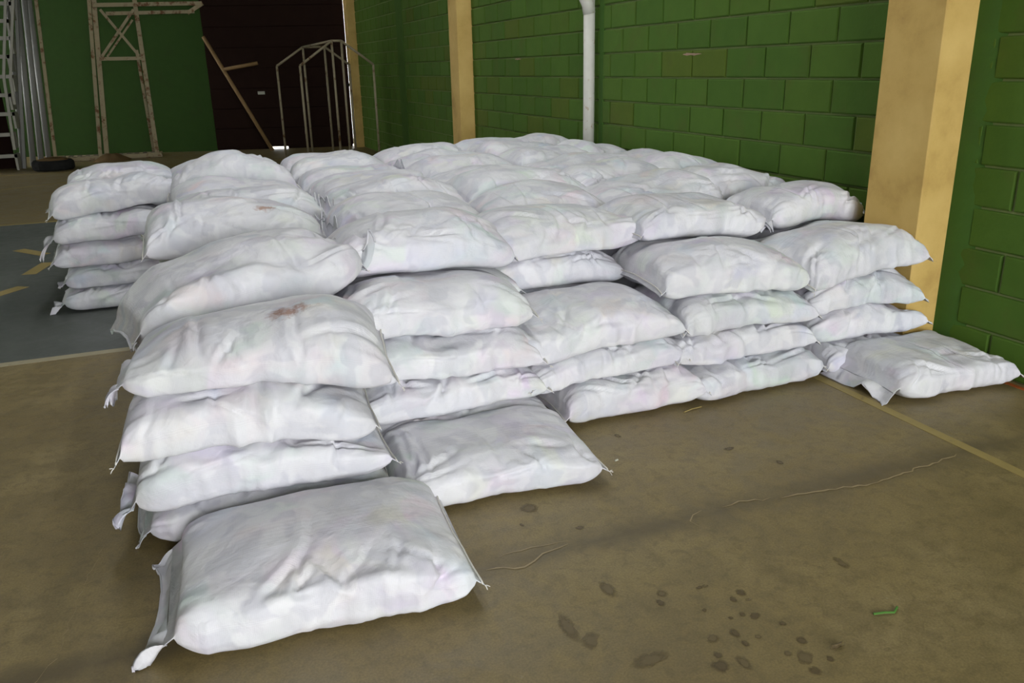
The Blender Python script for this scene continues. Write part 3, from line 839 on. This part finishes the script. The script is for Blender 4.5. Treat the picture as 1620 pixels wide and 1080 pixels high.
# middle stack
add(1, 1.78, 3.30, .72, .58, 1, .19, 'bottom sack of the middle stack with deep creases on the floor', GF['C'], folds=16)
add(2, 1.68, 3.34, .76, .58, -1, .160, 'second sack up in the middle stack, left corner seam showing', GF['C'], tufts=[(-1, 'front')])
add(3, 1.61, 3.36, .84, .64, 1, .180, 'wide top sack of the middle stack, dusty grey on top', GF['C'], n=3.2)
# fourth stack
add(1, 2.47, 3.30, .80, .58, 3, .17, 'bottom sack of the fourth stack pinched at its middle', GF['D'], folds=15, flaps=[(-1, .04, .3, (0, .6))])
add(2, 2.40, 3.34, .80, .58, 1, .165, 'second sack up in the fourth stack, left end seam showing', GF['D'])
add(3, 2.42, 3.35, .78, .58, 1, .165, 'third sack up in the fourth stack, small pink mark', GF['D'])
add(4, 2.40, 3.42, .80, .66, -6, .205, 'plump top sack of the fourth stack with a stitched left seam', GF['D'], n=3.2)
# stack beside the column
add(1, 3.22, 3.30, .66, .52, 0, .150, 'bottom sack beside the ochre column, behind the wall-side floor sack', GF['E'], folds=14)
add(2, 3.22, 3.37, .70, .54, -3, .165, 'second sack up beside the ochre column, loose mouth hanging left', GF['E'], flaps=[(-1, .07, 1.2, (0, .5))])
add(3, 3.18, 3.36, .68, .54, -3, .165, 'third sack up beside the ochre column, knotted left corner', GF['E'], flaps=[(-1, .04, .2, (0, .5))])
add(4, 3.12, 3.40, .76, .66, 3, .205, tip=.02, label='fourth sack up beside the ochre column, right corner raised', group=GF['E'], n=3.2, tufts=[(-1, 'front')])
# second row (five high)
add(4, .16, 3.60, .84, .62, 6, .172, 'sack directly under the large upper left sack, left front edge showing', GF['T'])
add(5, .16, 3.56, .90, .74, 12, .225, 'large plump sack high on the left behind the rust-stained sack', GF['T'], n=3.2, slope=.6, tilt=.04, tip=.045, dz=-.02, flaps=[(1, .085, -1.1, (.1, .95)), (-1, .02, .6, (0, 1))], tufts=[(-1, 'front'), (1, 'front')])
add(5, .98, 3.75, .82, .64, -2, .20, 'lumpy top sack behind the second stack, right end bunched', GF['T'], n=3.2, folds=15)
add(4, 1.66, 3.90, .78, .60, -2, .165, 'creased sack under the right-pointing top sack of the middle stack', GF['T'], folds=15)
add(5, 1.73, 3.88, .84, .64, 3, .180, 'top sack behind the middle stack, right corner pointing out', GF['T'], n=3.2, flaps=[(-1, .04, .2, (.0, .5))])
add(5, 2.47, 3.84, .82, .64, 2, .190, 'top sack behind the fourth stack, pale green stripe', GF['T'], n=3.2, flaps=[(1, .04, .4, (0, .6))])
add(5, 3.29, 3.90, .68, .56, 3, .190, 'top sack against the ochre column, both mouth ends open', GF['T'], n=3.2, flaps=[(1, .06, -.5, (.2, 1)), (-1, .06, .2, (0, .8))])
# far left stack
zl = ['bottom sack of the far left stack, tied corner on the court floor', 'second sack up in the far left stack', 'third sack up in the far left stack, plump left end',
      'fourth sack up in the far left stack, folded left mouth', 'top sack of the far left stack with a pink patch']
for k in range(5):
    add(k + 1, [-.46, -.45, -.47, -.46, -.45][k], [6.42, 6.44, 6.42, 6.43, 6.50][k], [.80, .76, .82, .80, .84][k], .60, [2, 1, 3, 4, 9][k], [.165, .165, .165, .165, .20][k], zl[k], GF['Z'], tip=[0, 0, 0, .01, .035][k],
        flaps=[[(-1, .09, .4, (0, .4))], [(-1, .03, .3, (0, .4))], [], [(-1, .10, .8, (0, .5))], [(1, .07, -.3, (.1, .8))]][k], tufts=[(-1, 'front')], n=3.2)
add(5, -.42, 7.15, .80, .60, 5, .18, 'top sack right behind the far left stack', GF['Z'], n=3.2)
# tops further back, by column
tops = [
 (.22, 4.42, .86, 2, 'top sack of the left column with a faint rust streak'),
 (.32, 5.05, .86, 1, 'top sack of the left column, fourth row from the front'),
 (.34, 5.70, .86, 3, 'top sack of the left column, fifth row from the front'),
 (.34, 6.35, .86, 0, 'top sack of the left column beside the far left stack'),
 (.34, 7.00, .86, 2, 'top sack of the left column, second from the back'),
 (1.10, 4.42, .82, 0, 'top sack of the second column, just behind the lumpy sack'),
 (1.18, 5.00, .82, -2, 'top sack of the second column with its mouth corner sticking up'),
 (1.20, 5.60, .82, 2, 'top sack of the second column, fifth row from the front'),
 (1.20, 6.22, .82, -4, 'top sack of the second column with a folded left mouth'),
 (1.22, 6.88, .82, -6, 'long top sack of the second column, second from the back'),
 (1.22, 7.55, .82, -4, 'rearmost top sack of the second column, before the dark door'),
 (1.92, 4.46, .78, -4, 'thin top sack of the middle column, third row from the front'),
 (1.98, 5.00, .84, 3, 'rippled top sack of the middle column, fourth row from the front'),
 (2.02, 5.62, .80, 2, 'top sack of the middle column, fifth row from the front'),
 (2.02, 6.25, .82, 4, 'plump top sack of the middle column with a gathered left mouth'),
 (2.04, 6.90, .82, 3, 'top sack of the middle column, second from the back'),
 (2.06, 7.55, .82, 2, 'rearmost top sack of the middle column'),
 (2.66, 4.48, .82, 3, 'top sack of the fourth column, third row, left half flattened'),
 (2.72, 5.08, .78, 0, 'top sack of the fourth column with a faint pink patch'),
 (2.78, 5.70, .80, -2, 'top sack of the fourth column with a white tag sticking up'),
 (2.80, 6.32, .78, 4, 'top sack of the fourth column, sixth row from the front'),
 (2.82, 6.95, .78, 6, 'top sack of the fourth column, second from the back'),
 (2.84, 7.58, .78, 8, 'rearmost top sack of the fourth column'),
 (3.31, 4.55, .66, 0, 'smooth rounded top sack by the wall, third row from the front'),
 (3.32, 5.22, .66, -2, 'top sack by the wall, fourth row from the front'),
 (3.32, 5.88, .66, 2, 'top sack by the wall, fifth row from the front'),
 (3.32, 6.50, .66, 4, 'pointed top sack by the wall near the white pipe'),
 (3.30, 7.62, .62, 8, 'rearmost top sack by the wall, beyond the white pipe'),
]
for i, (x, y, l_, r, lb) in enumerate(tops):
    rr = random.Random(50 + i)
    kw = {}
    if i == 0: kw['stain2'] = True
    if i in (0, 1): kw['flaps'] = [(1, .08, -1.2, (.1, .8))]
    if i in (5, 6, 7, 8): kw['flaps'] = [(-1, .075, -1.1, (.1, .6))]
    if i == 14: kw['flaps'] = [(-1, .11, -1.1, (.15, .7))]
    if i == 10: kw['flaps'] = [(-1, .04, -.3, (.2, .8))]
    if i == 19: kw['flaps'] = [(1, .07, -1.3, (.15, .5))]
    if i == 17: kw['flaps'] = [(1, .05, -.4, (.1, .7))]
    add(5, x, y, l_, .64, r, (.205 if x < .5 else .185) + rr.uniform(-.015, .02), lb, GF['T'], n=3.2, hump=rr.uniform(-.15, .25), hx=rr.uniform(-.6, .6), step=2 if y > 5.4 else 1, **kw)
#@END
# what carries the tops: sacks buried inside the pile
NB = len(ROW)
seen = [(d['layer'], d['x'], d['y']) for d in ROW]
buried = 'white woven sack buried inside the pile beneath other sacks'
for d in [r for r in ROW if r['layer'] in (4, 5) and r['y'] > 3.5]:
    for k in range(1, d['layer']):
        if any(l == k and abs(x - d['x']) < .42 and abs(y - d['y']) < .30 for l, x, y in seen): continue
        rr = random.Random(int(d['x'] * 100) * 7 + int(d['y'] * 100) + k)
        add(k, d['x'] + rr.uniform(-.015, .015), d['y'] + rr.uniform(-.015, .015), d['L'] - .02, min(d['W'] - .02, .60), rr.uniform(-2, 2), .166 if d['y'] < 4.2 else .174, buried, 'sacks buried inside the pile', n=3.0, step=4, folds=2)
        seen.append((k, d['x'], d['y']))

for lay in sorted(set(d['layer'] for d in ROW)):
    done = []
    for d in [r for r in ROW if r['layer'] == lay]:
        P, UVa = shape_sack(d, Hmap)
        if d.get('stain'):
            d['mat'] = sack_mat('white_woven_plastic_rust_stained', ((.09, -.12, .19), .13, (.30, .12, .05)))
        if d.get('stain2'):
            d['mat'] = sack_mat('white_woven_plastic_rust_streaked', ((.15, -.19, .19), .09, (.36, .17, .09)))
        o = sack_object(d, P, UVa)
        tag(o, d['label'], 'sack', d['group'])
        for i, (side, ln, dr, span) in enumerate(d.get('flaps', []) or []):
            flap(o, d, P, side, ln, d['seed'] + 40 + i, dr, span)
        if d['label'] != buried:
            fs = [f[0] for f in (d.get('flaps') or [])]
            for side in (-1, 1):
                if side not in fs: end_seam(o, d, P, side)
        for i, (side, edge) in enumerate(d.get('tufts', []) or []):
            tuft(o, d, P, side, edge, d['seed'] + 60 + i)
        done.append(P)
    for P in done: add_height(Hmap, P)

# ------------------------------------------------------------------ small litter on the floor
def litter(name, x, y, pts, r, mat, label, cat):
    o = MB().tube([(a, b_, c + r) for a, b_, c in pts], r, 6).build(name, M[mat], None, (x, y, .0))
    return tag(o, label, cat)
litter('leaf_sprig', 1.735, 1.50, [(-.04, .01, 0), (-.01, 0, .003), (.02, -.008, 0), (.045, .006, .002)], .0035, 'leaf', 'thin green leaf sprig on the floor at lower right', 'leaf')
litter('straw', 2.06, 3.00, [(-.05, -.01, 0), (0, .0, .004), (.06, .012, 0)], .0025, 'line_yellow', 'dry straw on the floor before the fourth stack', 'straw')
litter('brown_scrap', 1.50, 1.44, [(-.03, .005, 0), (0, -.004, .002), (.03, .004, 0)], .006, 'stain', 'dark brown scrap on the floor at lower right', 'scrap')
litter('paper_scrap', 1.49, 2.68, [(-.006, 0, 0), (.008, .003, .001)], .004, 'paper', 'tiny white paper scrap on the floor beyond the flat sack', 'scrap')
